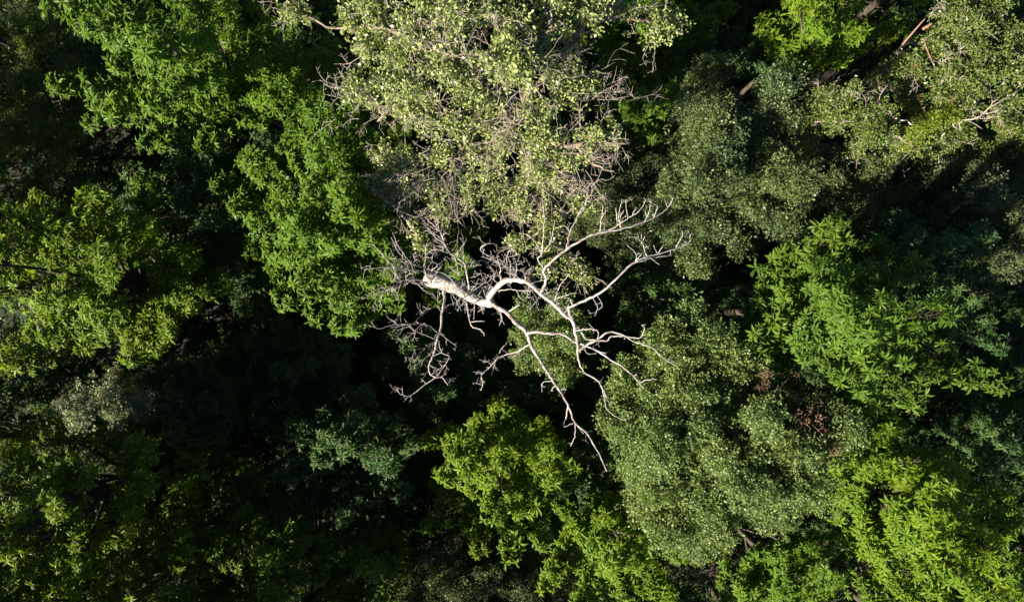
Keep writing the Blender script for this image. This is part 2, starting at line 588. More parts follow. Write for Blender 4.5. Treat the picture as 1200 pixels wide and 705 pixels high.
tree('broadleaf_tree', 'large mid-green tree right of the grey-green tree, its lower right tips lit', BIG, 'leaf_midgreen',
     [(850, 398), (878, 330), (898, 292), (930, 240), (978, 265), (1045, 310), (1112, 370), (1183, 437), (1150, 492), (1060, 494), (990, 480), (930, 436)],
     (1015, 375), 21.6, 17.6, 23, nl=46)
tree('broadleaf_tree', 'dark bluish tree in shade behind the large mid-green tree at the right', PIN, BL,
     [(985, 255), (1060, 240), (1140, 260), (1195, 320), (1210, 400), (1150, 430), (1080, 400), (1000, 330)],
     (1095, 320), 18, 14.8, 24)
tree('broadleaf_tree', 'bright yellow-green tree with long drooping sprays in the lower right corner', BIG, YG,
     [(962, 522), (1020, 485), (1080, 512), (1150, 552), (1198, 620), (1235, 700), (1200, 780), (1080, 790), (1010, 730), (1008, 645), (985, 582)],
     (1095, 625), 19, 14.5, 25, nl=36)
tree('small_leaved_tree', 'tall grey-green small-leaved tree in half shade, top right of the dead tree', SM, 'leaf_sage',
     [(838, 48), (880, 36), (917, 78), (924, 140), (905, 172), (938, 232), (933, 282), (882, 324), (820, 314), (786, 282), (793, 180), (782, 150), (812, 100)],
     (862, 175), 18.7, 16.6, 26, dens=.95)
tree('broadleaf_tree', 'bright large-whorled green tree on the top edge, right of centre', BIG, YG,
     [(868, 22), (900, -30), (980, -70), (1060, -30), (1052, 45), (1022, 77), (960, 104), (918, 84), (880, 42)],
     (968, 18), 18.8, 15.4, 27)
tree('small_leaved_tree', 'dull grey-green tree with bare twigs on the right edge, upper half', SM, DG,
     [(1075, 190), (1200, 160), (1270, 220), (1240, 330), (1150, 335), (1080, 275), (1045, 220)],
     (1155, 245), 17.2, 13.8, 28, bare=10, gap=.1)
tree('small_leaved_tree', 'small light green round tree glowing below the dead branches', SM, GG,
     [(596, 372), (628, 344), (670, 352), (692, 385), (698, 430), (670, 452), (640, 442), (606, 424)],
     (650, 396), 15.6, 13.6, 29)
tree('silver_tree', 'small silvery pale-leaved shrub below the wide yellow-green tree on the left', SM, 'leaf_silver',
     [(76, 458), (100, 447), (124, 466), (132, 494), (108, 508), (84, 498)],
     (104, 478), 17, 15.5, 30, dens=.55)
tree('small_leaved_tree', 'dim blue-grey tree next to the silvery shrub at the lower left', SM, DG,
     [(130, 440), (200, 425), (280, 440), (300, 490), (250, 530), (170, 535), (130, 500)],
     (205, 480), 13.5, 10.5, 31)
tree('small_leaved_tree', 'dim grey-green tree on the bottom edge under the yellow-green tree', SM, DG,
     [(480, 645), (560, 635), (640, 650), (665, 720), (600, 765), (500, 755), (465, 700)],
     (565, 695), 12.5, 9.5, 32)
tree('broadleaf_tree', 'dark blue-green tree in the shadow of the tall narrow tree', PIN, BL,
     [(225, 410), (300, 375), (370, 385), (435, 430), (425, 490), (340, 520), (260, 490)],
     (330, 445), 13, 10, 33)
tree('broadleaf_tree', 'very dark low tree in the gap at the right edge', PIN, BL,
     [(1110, 470), (1200, 430), (1270, 500), (1240, 600), (1160, 580), (1100, 530)],
     (1180, 510), 9.5, 7, 34)
tree('broadleaf_tree', 'dark green tree between the pale sparse tree and the half-shaded grey-green one', PIN, GR,
     [(700, 60), (780, 50), (830, 70), (830, 130), (790, 180), (730, 180), (690, 120)],
     (765, 115), 13.5, 10, 35)
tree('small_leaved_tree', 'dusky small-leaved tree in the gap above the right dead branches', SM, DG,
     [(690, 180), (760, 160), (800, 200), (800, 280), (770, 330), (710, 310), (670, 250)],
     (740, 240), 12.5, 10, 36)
tree('broadleaf_tree', 'dark tree below the left tips of the dead branches', PIN, BL,
     [(430, 400), (500, 380), (570, 400), (590, 450), (560, 500), (480, 500), (430, 460)],
     (510, 440), 12, 9, 37)
tree('broadleaf_tree', 'very dark tree between the lower left corner and the black gap', PIN, GR,
     [(100, 530), (170, 510), (230, 540), (240, 600), (200, 660), (130, 670), (95, 610)],
     (165, 590), 13, 10, 38)
tree('broadleaf_tree', 'shaded green tree on the bottom edge below the grey-green tree', PIN, GR,
     [(850, 640), (900, 620), (980, 620), (1020, 660), (1020, 740), (940, 770), (860, 740)],
     (935, 690), 14, 10.5, 39)
tree('broadleaf_tree', 'small dim green tree tucked left of the pale sparse tree', PIN, GR,
     [(376, 80), (420, 66), (460, 90), (480, 150), (470, 235), (425, 235), (400, 150)],
     (430, 140), 14.5, 11, 40)
tree('broadleaf_tree', 'dark green tree under the fan of dead twigs', PIN, GR,
     [(425, 260), (500, 236), (565, 255), (570, 330), (510, 360), (445, 345)],
     (500, 295), 12, 9, 41)
tree('broadleaf_tree', 'dark tree in the gap behind the forked right dead branch', PIN, BL,
     [(690, 320), (760, 290), (840, 310), (880, 360), (830, 400), (750, 400), (700, 370)],
     (785, 345), 12.5, 9.5, 42)
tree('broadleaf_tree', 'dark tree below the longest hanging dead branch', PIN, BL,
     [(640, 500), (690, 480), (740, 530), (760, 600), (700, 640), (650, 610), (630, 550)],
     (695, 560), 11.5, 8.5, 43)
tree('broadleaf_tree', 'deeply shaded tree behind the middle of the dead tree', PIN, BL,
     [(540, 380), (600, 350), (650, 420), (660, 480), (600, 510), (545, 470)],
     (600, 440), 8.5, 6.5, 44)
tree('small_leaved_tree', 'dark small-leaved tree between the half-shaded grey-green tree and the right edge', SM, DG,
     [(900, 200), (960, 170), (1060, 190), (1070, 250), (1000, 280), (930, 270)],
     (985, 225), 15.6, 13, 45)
tree('broadleaf_tree', 'dark green tree behind the pale sparse tree on the top edge', PIN, GR,
     [(640, -20), (740, -40), (850, -30), (850, 50), (780, 90), (690, 90)],
     (760, 15), 12, 9, 46)
tree('broadleaf_tree', 'dark tree on the bottom edge between the level-sprayed tree and the dim grey one', PIN, GR,
     [(380, 610), (440, 600), (490, 640), (500, 720), (440, 760), (370, 720)],
     (435, 670), 12.5, 9.5, 47)


# ------------------------------------------------------------------ trees made of traced limbs and leaf clumps
def clump_tree(name, label, leaf, mat, foot, paths, blobs, seed, bark, twigbark, per=1.0, bare=1.0, extras=None, flat=.55, dz=0.0):
    """paths: [(r0 px, r1 px, [(px,py,z)...])], first is the trunk above ground; blobs: (px,py,r px,z[,density])"""
    rng = np.random.default_rng(seed)
    blobs = [(b[0], b[1], b[2], b[3] + dz) + tuple(b[4:]) for b in blobs]
    paths = [(a, b, [(x, y, z + dz) for x, y, z in p]) for a, b, p in paths]
    f = at(*foot)
    root = empty(name, f)
    allp = []
    for i, (r0, r1, pts) in enumerate(paths):
        P = np.array([at(*q) for q in pts])
        if i == 0:
            P = np.vstack([f, P])
        P = smooth_path(P, 5)
        P[1:-1] += rng.normal(size=(len(P) - 2, 3)) * 0.03
        s = (CAMH - P[-1][2]) / FOC * .5
        tb = Tubes()
        tb.add(P, r0 * s, r1 * s, 10 if i == 0 else 7, 0.05, rng)
        reparent(root, link('trunk' if i == 0 else 'limb', tb.mesh('trunk' if i == 0 else 'limb'), bark))
        allp.append(P[len(P) // 3:] if i == 0 else P[1:])
    A = np.concatenate(allp)
    CP, CA = [], []
    tws = []
    up = np.array([0, 0, 1.])
    for b in blobs:
        q = at(b[0], b[1], b[3]); rad = b[2] * (CAMH - b[3]) / FOC
        d = b[4] if len(b) > 4 else 1.0
        dist = np.linalg.norm(A - q, axis=1)
        for rep in range(1 + (rad > .9)):
            qq = q + rng.normal(size=3) * rad * .3 * rep
            j = np.argsort(dist + np.abs(rng.normal(size=len(dist))) * .4)[0]
            br = curve(A[j], qq, np.array([0, 0, .12 * dist[j]]) + rng.normal(size=3) * .15, 9, .06, rng)
            lb = Tubes(); lb.add(br, .045, .018, 5, .05, rng)
            nt = int(5 + rad * 9)
            for t in range(nt):
                s = br[rng.integers(4, 9)]
                e = qq + unit(rng.normal(size=3)) * rad * rng.uniform(.5, 1.0) * np.array([1, 1, flat])
                pth = curve(s, e, rng.normal(size=3) * .12, 6, .03, rng)
                lb.add(pth, .014, .007, 4)
                m = max(3, int(np.linalg.norm(e - s) * 5.2 * per * d))
                for u in range(m):
                    w = (u + .8) / m
                    CP.append(s + (e - s) * w + rng.normal(size=3) * .13)
                    CA.append(up * .8 + rng.normal(size=3) * .5)
                if rng.random() < .30 * bare:
                    tw = Tubes(); tws.append(tw)
                    spray(tw, e, unit(e - s) + up * .2, rng.uniform(.3, .9), .012, rng, 2)
            reparent(root, link('limb', lb.mesh('limb'), twigbark))
    V, Tn = place(leaf, np.array(CP), np.array(CA), rng)
    reparent(root, link('crown', quads_mesh('crown', V, Tn), LEAF[mat]))
    tws.sort(key=lambda t: -np.ptp(np.concatenate(t.v), axis=0).max())
    for t in tws[:99]:
        reparent(root, link('bare_twig', t.mesh('bare_twig'), twigbark))
    if len(tws) > 99:
        rest = Tubes()
        for t in tws[99:]:
            rest.v += t.v; rest.f += [f + rest.n for f in t.f]; rest.n += t.n
        reparent(root, tag(link('bare_twigs', rest.mesh('bare_twigs'), twigbark), kind='stuff'))
    tag(root, label, 'tree')
    if extras:
        extras(root, rng)
    return root


def pale_extras(root, rng):
    # tangles of bare grey twigs round the fork and hanging from the lower side
    tb = Tubes()
    for (px, py, z, dx, dy, n, ln) in [(530, 205, 15.5, -.4, -.8, 13, 1.5), (515, 225, 15, -.7, -.7, 12, 1.4), (545, 225, 15, 0, -1, 10, 1.3),
                                       (470, 215, 15.5, -.8, -.6, 12, 1.4), (455, 225, 15, -.6, -.8, 8, 1.2), (500, 190, 16, -1, -.2, 10, 1.4),
                                       (640, 200, 16, .6, -.6, 12, 1.4), (680, 175, 17, 1, -.2, 12, 1.5), (560, 150, 17.5, .4, -.2, 12, 1.2),
                                       (600, 170, 17, .7, -.3, 10, 1.4), (620, 230, 15, .2, -1, 12, 1.5), (660, 215, 15.5, .8, -.3, 8, 1.3),
                                       (420, 140, 16.5, -1, -.3, 6, 1.2), (480, 130, 17.5, -.6, -.2, 8, 1.2), (340, 8, 18, -1, -.1, 6, 1.3),
                                       (640, 75, 19, .5, .5, 8, 1.1), (700, 120, 17, 1, .4, 8, 1.6), (590, 105, 18.5, .3, .6, 10, 1.1), (540, 60, 20, -.2, .7, 10, 1.1), (500, 60, 19.5, -.5, .6, 8, 1.1)]:
        for i in range(n):
            spray(tb, at(px + rng.normal() * 14, py + rng.normal() * 11, z + 3.2), np.array([dx, -dy * -1, .15]) + rng.normal(size=3) * .45,
                  ln * rng.uniform(.5, 1.1), .011, rng, 2, .02, 3, .005)
    reparent(root, tag(link('twig_tangle', tb.mesh('twig_tangle'), M_TWIG), 'tangled bare grey twigs', kind='stuff'))


ZC = 18.5
clump_tree('pale_tree', 'big sparse pale-leaved tree with tan limbs and bare twigs, above the dead tree', 'poplar', 'leaf_pale',
           (552, 236, 0),
           [(17, 12, [(540, 226, 8), (531, 212, 12), (538, 190, 14), (545, 160, 15.5)]),
            (11, 3, [(545, 162, 15.4), (556, 140, 16.2), (565, 105, 17.5), (548, 62, 18.5), (530, 40, 19.2), (518, 25, 19.6), (502, -5, 20)]),
            (11, 5, [(545, 165, 15.3), (578, 142, 16), (610, 118, 16.8), (632, 97, 17.2), (655, 68, 17.8), (690, 25, 18.4), (735, -8, 18.6)]),
            (5, 2.5, [(543, 156, 15.8), (533, 138, 17), (520, 127, 17.6), (495, 126, 17.8), (460, 126, 17.4), (443, 142, 17)]),
            (7, 3, [(540, 185, 14.3), (565, 172, 15.2), (610, 166, 16.3), (655, 170, 17), (700, 169, 17.2), (738, 168, 17)]),
            (4, 2, [(675, 170, 17.1), (688, 185, 17), (705, 197, 17), (720, 201, 17)]),
            (7, 3, [(539, 190, 14), (510, 182, 15), (490, 190, 15.5), (465, 205, 15.5), (440, 232, 15)]),
            (6, 2.5, [(565, 108, 17.4), (590, 84, 18.2), (612, 80, 18.8), (630, 82, 18.8)]),
            (5, 2, [(616, 80, 18.9), (628, 60, 19.2), (643, 42, 19.4), (647, 32, 19.5)]),
            (5, 2, [(540, 58, 18.7), (505, 60, 18.9), (470, 40, 19), (432, 32, 18.7), (385, 32, 18.2), (345, 10, 18)]),
            (6, 2.5, [(540, 195, 13.8), (575, 205, 14.6), (610, 218, 15), (640, 245, 15), (662, 290, 15)]),
            (5, 2, [(690, 25, 18.4), (730, 22, 18), (770, 28, 17.5), (800, 40, 17.2)]),
            (6, 3, [(518, 25, 19.6), (492, 30, 19.4), (484, 40, 19.2)])],
           [(345, 18, 16, 18, .7), (410, 28, 28, 18.5), (440, 8, 36, 18.8), (480, 40, 40, 19.2), (530, 12, 42, 20.2), (478, 82, 44, 18.8), (530, 75, 38, 19.3),
            (590, 28, 44, 19.8), (598, 75, 36, 19), (640, 38, 32, 19), (680, 5, 32, 19), (432, 112, 26, 17.6, .8), (478, 122, 32, 17.8), (572, 122, 30, 17.6, .8),
            (592, 162, 32, 16.8), (640, 165, 30, 17.2, .8), (690, 163, 22, 17.3, .8), (716, 160, 16, 17.1), (622, 194, 30, 16.3), (572, 212, 24, 15.5),
            (604, 222, 26, 15.6), (468, 190, 28, 16, .8), (450, 212, 16, 15.5), (500, 214, 16, 15.4), (663, 118, 24, 17.5, .7), (690, 98, 16, 17.5, .7),
            (768, 34, 26, 17.6, .8), (790, 22, 14, 17.5), (735, 14, 20, 18), (556, 182, 22, 16), (672, 66, 15, 18), (548, 104, 28, 18.4), (505, 108, 26, 18.3),
            (640, 258, 28, 15.2, .8), (608, 250, 18, 15.2), (682, 240, 16, 15.5, .7), (662, 300, 22, 15.2, .7), (690, 320, 14, 15, .7), (640, 285, 18, 15, .6), (604, 287, 7, 14.8),
            (518, 255, 8, 14.8, .5), (498, 288, 8, 14.5, .6), (450, 45, 30, 18.6), (530, 150, 26, 17.6), (520, 178, 24, 16.4), (545, 222, 20, 15.4), (575, 188, 26, 16), (500, 150, 24, 17.2), (515, 232, 16, 15.1), (480, 222, 16, 15.3), (585, 238, 18, 15.2), (650, 215, 24, 15.8), (660, 190, 22, 16.6), (625, 130, 26, 17.6), (650, 95, 22, 18), (610, 55, 28, 19.4), (430, 60, 22, 18.4), (415, 100, 16, 17.8), (640, 315, 16, 15), (560, -15, 40, 20), (500, -20, 40, 19.8), (640, -15, 36, 19.4)],
           101, M_POPLAR, M_TWIG, per=1.05, extras=pale_extras, dz=3.2)


def vine_extras(root, rng):
    # yellow-green climber along one limb, rusty dead leaves, reddish broken branches, bare forked branch
    P = smooth_path([at(*q) for q in [(1066, 168, 16.5), (1078, 152, 17.2), (1092, 142, 17.6), (1108, 136, 17.6), (1122, 135, 17.3)]], 14)
    Q = np.repeat(P, 5, 0) + rng.normal(size=(len(P) * 5, 3)) * .16
    V, Tn = place('small', Q, np.array([0, 0, 1.]) + rng.normal(size=(len(Q), 3)) * .5, rng, .6, .9)
    reparent(root, tag(link('vine_leaves', quads_mesh('vine_leaves', V, Tn), LEAF['leaf_vine']), 'yellow-green climber along a limb'))
    Q = np.array([at(1090 + rng.normal() * 9, 45 + rng.uniform(0, 78), 17.6 + rng.uniform(0, .6)) for _ in range(13)])
    V, Tn = place('small', Q, np.array([0, 0, 1.]) + rng.normal(size=Q.shape) * .7, rng, .35, .6)
    reparent(root, tag(link('rusty_leaves', quads_mesh('rusty_leaves', V, Tn), LEAF['leaf_rust']), 'scattered rust-red dead leaves'))
    tb = Tubes()
    for pts, r in [([(1082, 45, 18), (1088, 62, 18.1), (1096, 80, 18)], .035), ([(1058, 52, 17), (1070, 38, 17.6), (1084, 22, 18)], .05), ([(1082, 34, 17.8), (1092, 28, 18.2)], .07),
                   ([(1112, 122, 17.5), (1123, 109, 17.9)], .07), ([(1083, 126, 17.3), (1084, 134, 17.3)], .06)]:
        tb = Tubes()
        tb.add(smooth_path([at(*q) for q in pts], 4), r, r * .5, 6, .06, rng)
        reparent(root, tag(link('broken_branch', tb.mesh('broken_branch'), M_PINK), 'reddish broken branch'))
    tb = Tubes()
    for pts, r in [([(1128, 141, 17.4), (1145, 138, 17.6), (1160, 126, 17.8), (1176, 117, 17.8), (1196, 104, 17.6)], .04), ([(1152, 134, 17.6), (1168, 130, 17.8), (1178, 122, 17.8)], .03),
                   ([(1130, 140, 17.4), (1140, 144, 17.2), (1151, 151, 17)], .025), ([(1130, 140, 17.4), (1124, 146, 17.2), (1127, 152, 17.1)], .022), ([(1162, 125, 17.7), (1163, 120, 17.8), (1170, 116, 18)], .018)]:
        tb.add(smooth_path([at(*q) for q in pts], 4), r, r * .5, 5, .05, rng)
    reparent(root, tag(link('bare_branch', tb.mesh('bare_branch'), M_TWIG), 'forked bare pinkish branch'))


clump_tree('small_leaved_tree', 'olive small-leaved tree with rusty leaves and a vine, in the upper right corner', 'small', 'leaf_olive',
           (1080, 130, 0),
           [(13, 8, [(1100, 105, 9), (1110, 90, 13), (1112, 80, 15)]),
            (8, 3, [(1112, 82, 15), (1085, 60, 16), (1065, 50, 16.8), (1050, 62, 17)]), (8, 3, [(1112, 80, 15), (1130, 50, 16.5), (1150, 20, 17.5)]),
            (8, 3, [(1112, 82, 15), (1140, 90, 16.2), (1180, 80, 17.4)]), (7, 3, [(1108, 92, 14), (1105, 120, 15.6), (1090, 140, 17), (1068, 165, 16.2)])],
           [(1120, 20, 34, 18, .9), (1160, 15, 30, 18), (1150, 50, 32, 18.2), (1100, 45, 26, 18, .7), (1190, 40, 26, 17.8), (1120, 80, 28, 18), (1160, 90, 28, 18), (1195, 85, 24, 17.6),
            (1080, 80, 26, 17.6), (1050, 80, 24, 17), (1030, 95, 22, 16.4, .7), (1105, 115, 24, 17.6), (1140, 120, 22, 17.6, .8), (1185, 120, 24, 17.2, .8), (1062, 110, 22, 16.6), (1085, 150, 16, 17), (1070, 168, 18, 16.4),
            (1050, 180, 20, 15.6), (1110, 170, 20, 16, .8), (1130, 160, 15, 16, .7), (1090, 195, 20, 14.8, .8), (1150, 185, 26, 15.5), (1190, 165, 26, 16), (1120, 205, 20, 14.6), (1040, 150, 20, 15.6), (1030, 125, 18, 15.8), (1175, 145, 18, 16.8, .8), (1075, 125, 20, 17)],
           102, M_BARK, M_TWIG, per=1.75, bare=.5, extras=vine_extras)
clump_tree('small_leaved_tree', 'ragged half-lit olive tree between the two grey-green trees at the upper right', 'small', 'leaf_olive',
           (985, 160, 0),
           [(9, 5, [(988, 150, 8), (988, 140, 11)]), (6, 2, [(988, 142, 11), (960, 130, 13), (940, 135, 14)]), (6, 2, [(988, 140, 11), (1010, 150, 13), (1035, 160, 14)])],
           [(945, 128, 26, 14.6, .9), (975, 115, 24, 15.2, .8), (1005, 108, 22, 15.6, .8), (1015, 135, 22, 15.4), (985, 145, 24, 14.8, .9), (1030, 160, 20, 15.4), (950, 160, 22, 13.6, .8), (1000, 172, 18, 14, .7), (930, 180, 18, 12.6)],
           103, M_BARK, M_TWIG, per=1.9, bare=.4, dz=3.0)


# ------------------------------------------------------------------ the dead tree
def dead_tree():
    DZ = 2.6
    at = lambda x, y, z: globals()['at'](x, y, z + (DZ if z > 3 else 0))
    rng = np.random.default_rng(77)
    foot = at(566, 345, 0)
    root = empty('dead_tree', foot)
    tag(root, 'bleached leafless dead tree with twisted white limbs in the centre', 'tree')
    kx = lambda z: (CAMH - z) / FOC * 0.5

    def stick(pts, w0, w1, name, parent, mat, sides=6, twigs=0.0, tl=.55, depth=1, up=(0, .5, .4), rough=.05, knots=True):
        """pts in photo px with a height; w in px. Returns the object"""
        P = np.array([at(*q) for q in pts])
        P = smooth_path(P, 5) if len(P) > 2 else np.linspace(P[0], P[-1], 6)
        n = len(P)
        P[1:-1] += rng.normal(size=(n - 2, 3)) * 0.010
        z = P[:, 2].mean()
        t = np.linspace(0, 1, n)
        R = (w0 + (w1 - w0) * t) * kx(z) * (0.63 if w0 > 4 else 0.56)
        if knots:
            R = R * (1 + 0.07 * np.abs(rng.normal(size=n)))
        tb = Tubes()
        tb.add(P, None, None, sides, rough, rng, radii=R)
        Lp = np.linalg.norm(np.diff(P, axis=0), axis=1).sum()
        for i in range(int(Lp * twigs * 1.35)):
            j = rng.integers(max(1, n // 5), n)
            d = unit(P[j] - P[j - 1])
            sd = np.cross(d, unit(rng.normal(size=3)))
            spray(tb, P[j], d * .45 + unit(sd) * .8 + np.array(up) * .6, tl * rng.uniform(.25, 1.2), min(.010, R[j] * .7), rng, depth, 0, 3, .0045)
        o = link(name, tb.mesh(name), mat)
        if parent is root:
            reparent(root, o)
        else:
            o.parent = parent
        return o

    D, W = M_DEADLIMB, M_DEADTWIG
    # trunk: rises, elbows over to the right
    P = smooth_path(np.vstack([foot, at(556, 342, 4), at(535, 336, 9), at(512, 330, 12.2), at(504, 327.5, 13.6), at(511, 328.5, 14.3), at(522, 332, 14.6), at(538, 339, 14.8), at(547, 346, 15), at(557, 351, 15.1), at(567, 354, 15.3), at(577, 355, 15.5)]), 6)
    m = len(P)
    s = np.linspace(0, 1, m)
    R = np.interp(s, [0, .1, .36, .45, .56, .65, .75, .84, 1], [.42, .32, .27, .27, .27, .23, .16, .16, .17]) * (1 + .06 * np.abs(rng.normal(size=m)))
    tb = Tubes(); tb.add(P, None, None, 14, .045, rng, radii=R)
    for i in range(40):   # spurs on the old trunk
        j = rng.integers(int(m * .35), m - 2)
        spray(tb, P[j], unit(np.cross(unit(P[j + 1] - P[j]), rng.normal(size=3))) + np.array([0, .1, .6]), rng.uniform(.3, 1.0), .02, rng, 2, 0, 2)
    reparent(root, link('trunk', tb.mesh('trunk'), M_DEAD))

    # limb curving up and right from the fork
    Bz = [15.5, 15.9, 16.2, 16.6, 16.8, 16.9, 16.9, 16.9, 16.9, 16.9, 16.8, 16.7]
    Bp = [(576, 355), (574, 349), (582, 337), (593, 328.5), (607, 328), (620, 332), (634, 344), (648, 355), (662, 369), (671, 376), (674, 388), (677, 404)]
    lb = stick([(x, y, z) for (x, y), z in zip(Bp, Bz)], 11.5, 5, 'limb', root, M_DEAD, 10, 3.2, .8, 2, (0, .8, .3))
    stick([(677, 402, 16.7), (678, 418, 16.6), (684, 435, 16.5), (700, 445, 16.6), (708, 459, 16.5), (715, 473, 16.4)], 4.6, 1.8, 'branch', lb, D, 6, 1.2, .4)
    stick([(706, 455, 16.5), (708, 464, 16.5), (711, 478, 16.6), (720, 487, 16.7), (733, 492, 16.8)], 2.2, 1, 'branch', lb, W, 5, 1, .3)
    stick([(678, 411, 16.7), (688, 404, 16.9), (701, 397, 17.2), (714, 389, 17.5), (731, 393, 17.7), (742, 400, 17.8), (753, 403, 17.9), (766, 408, 18), (775, 418, 18.1), (793, 429, 18.3)], 4.2, 1.4, 'branch', lb, D, 6, .8, .3)
    stick([(681, 389, 16.8), (688, 397, 17), (700, 398.5, 17.2), (711, 399, 17.3), (717, 394, 17.4), (731, 393.5, 17.6)], 3.8, 2.6, 'branch', lb, D, 6, .6, .3)
    stick([(732, 394, 17.7), (742, 395.5, 17.9), (751, 395, 18.1), (755, 384, 18.3), (752, 381, 18.4), (757, 380, 18.5)], 2.2, 1, 'branch', lb, W, 5, .6, .2)
    stick([(672, 388, 16.9), (684, 386, 17.2), (694, 385.5, 17.4), (701, 388, 17.4), (700, 397, 17.2)], 2.4, 1.6, 'branch', lb, W, 5, .8, .25)
    stick([(697, 387, 17.4), (690, 379, 17.8)], 1.6, .9, 'branch', lb, W, 4)
    # the upper right branch
    b3 = stick([(634, 343, 16.9), (637, 337, 17.2), (640, 326, 17.5), (637, 317, 17.7), (648, 305, 18), (665, 292, 18.3), (682, 281, 18.5), (702, 273, 18.6), (728, 268.5, 18.6), (754, 260, 18.5), (768, 254, 18.4), (781, 245, 18.4), (788, 234, 18.5), (785, 229, 18.6)], 5.6, 1.4, 'limb', root, D, 8, .5, .3)
    for pts, w in [([(703, 273, 18.6), (705, 254, 18.9), (707, 240, 19.1)], 2), ([(705, 256, 18.9), (710, 246, 19.1)], 1.4), ([(728, 268, 18.6), (725, 254, 18.9), (727, 243, 19), (729, 233, 19.2)], 1.9), ([(723, 259, 18.8), (722, 243, 19)], 1.5),
                   ([(711, 271, 18.6), (724, 264, 18.8), (737, 255, 19), (748, 248, 19.2), (756, 236, 19.3), (755, 232, 19.4)], 2.1), ([(736, 256, 19), (734, 244, 19.2), (733, 234, 19.3)], 1.5), ([(727, 255, 18.9), (731, 246, 19.1)], 1.5), ([(740, 254, 19), (746, 243, 19.2)], 1.4),
                   ([(755, 259.5, 18.5), (761, 247, 18.8), (763, 233, 19)], 1.8), ([(766, 255, 18.4), (770, 243, 18.7), (763, 237, 18.9)], 1.7), ([(766, 254, 18.4), (764, 247, 18.6)], 1.4), ([(783, 243, 18.4), (778, 233, 18.6)], 1.3),
                   ([(664, 291, 18.3), (668, 272, 18.3), (679, 250, 18.3), (688, 238, 18.3), (712, 229, 18.3)], 2.6), ([(668, 272, 18.3), (661, 264, 18.3), (650, 268, 18.2)], 1.6), ([(686, 241, 18.3), (688, 226, 18.5), (678, 220, 18.6)], 1.9)]:
        stick(pts, w, max(w * .5, .9), 'branch', b3, W, 5, 1.5, .3, 1)
    b5 = stick([(636, 313, 17.7), (630, 303, 17.9), (635, 297, 18), (637, 277, 18.2), (637.5, 254, 18.4), (636, 237, 18.5)], 3, 1.3, 'branch', b3, W, 6, .8, .4)
    stick([(635, 297, 18), (645, 284, 18.1), (648, 270, 18.2), (651, 257, 18.3)], 2, 1.2, 'branch', b3, W, 5, 1.2, .4)
    stick([(634, 297, 18), (631, 288, 18.1), (620, 277, 18.2), (608, 273, 18.2)], 1.9, 1, 'branch', b3, W, 5, 1.2, .4)
    # the middle right branch
    b4 = stick([(671, 374, 16.9), (666, 362, 17.1), (670, 358.5, 17.3), (688, 351, 17.6), (706, 341, 17.9), (729, 320, 18.2), (744, 307, 18.3), (759, 300, 18.3), (773, 297, 18.2), (792, 291, 18.1), (807, 284, 18), (809, 275, 18.1)], 5, 1.5, 'limb', root, D, 8, .6, .3)
    for pts, w in [([(758, 300, 18.3), (755, 290, 18.6), (752, 284, 18.8), (752, 274, 19)], 2), ([(753, 284, 18.8), (746, 279, 19), (736, 277, 19.1)], 1.6), ([(754, 282, 18.8), (756, 277, 19)], 1.3), ([(792, 290, 18.1), (800, 275, 18.4), (799, 270, 18.5)], 1.5),
                   ([(744, 308, 18.3), (757, 304, 18.2), (771, 301, 18.1), (785, 299, 18), (786, 295, 18)], 2.4), ([(745, 306, 18.3), (745, 297, 18.5), (735, 287, 18.7)], 1.7), ([(745, 306, 18.3), (752, 297, 18.6)], 2.2), ([(770, 297, 18.2), (766, 287, 18.4)], 1.5),
                   ([(770, 298, 18.2), (777, 289, 18.5)], 1.5), ([(762, 302, 18.2), (773, 310, 18.1)], 1.5), ([(695, 349, 17.7), (700, 360, 17.4), (697, 370, 17.2)], 1.4), ([(700, 347, 17.7), (706, 357, 17.5), (701, 363, 17.3)], 1.3), ([(671, 357, 17.3), (668, 350, 17.5), (666, 349, 17.6)], 2.6)]:
        stick(pts, w, max(w * .55, .9), 'branch', b4, W, 5, 1.5, .3, 1)
    # the lower limb, hanging out to the bottom right
    lc = stick([(575, 354, 15.5), (585, 361, 15.7), (594, 366, 15.9), (605, 378, 16), (617, 389, 16.1), (622, 404, 16.1), (631, 419, 16.1), (640, 433, 16.2), (648, 446, 16.2), (657, 459, 16.2), (665, 473, 16.2), (673, 493, 16.2), (687, 507, 16.2), (697, 522, 16.1), (706, 540, 16), (711, 552, 15.9)], 9, 1.7, 'limb', root, D, 8, 1.3, .35, 1, (0, 0, .2))
    for pts, w, mt in [([(674, 494, 16.2), (674, 509, 16), (669, 522, 15.8)], 2.6, D), ([(675, 496, 16.2), (684, 508, 16.1)], 2, D), ([(666, 475, 16.2), (664, 484, 16), (663, 491, 15.8)], 3, W), ([(595, 366, 15.9), (602, 361, 16.2), (609, 357, 16.5)], 3.4, D),
                       ([(672, 495, 16.2), (661, 500, 16)], 1.2, W), ([(657, 458, 16.2), (650, 452, 16.1), (646, 458, 16)], 2.2, W), ([(648, 446, 16.2), (636, 448, 16), (635, 459, 15.8)], 1.4, W), ([(656, 456, 16.2), (664, 456, 16.4)], 1.5, W),
                       ([(584, 361, 15.7), (588, 372, 15.3), (585, 381, 15)], 1.8, W), ([(586, 368, 15.4), (591, 380, 15)], 1.5, W)]:
        stick(pts, w, max(w * .6, .9), 'branch', lc, mt, 6, 1, .3)
    c2 = stick([(616, 390, 16.1), (631, 389, 16.3), (645, 391, 16.5), (659, 391.5, 16.6), (671, 399, 16.6), (687, 405, 16.7), (702, 412, 16.9), (717, 422, 17.1), (729, 429, 17.2), (743, 441, 17.3), (752, 453, 17.3)], 5.6, 2, 'branch', lc, D, 8, .6, .3)
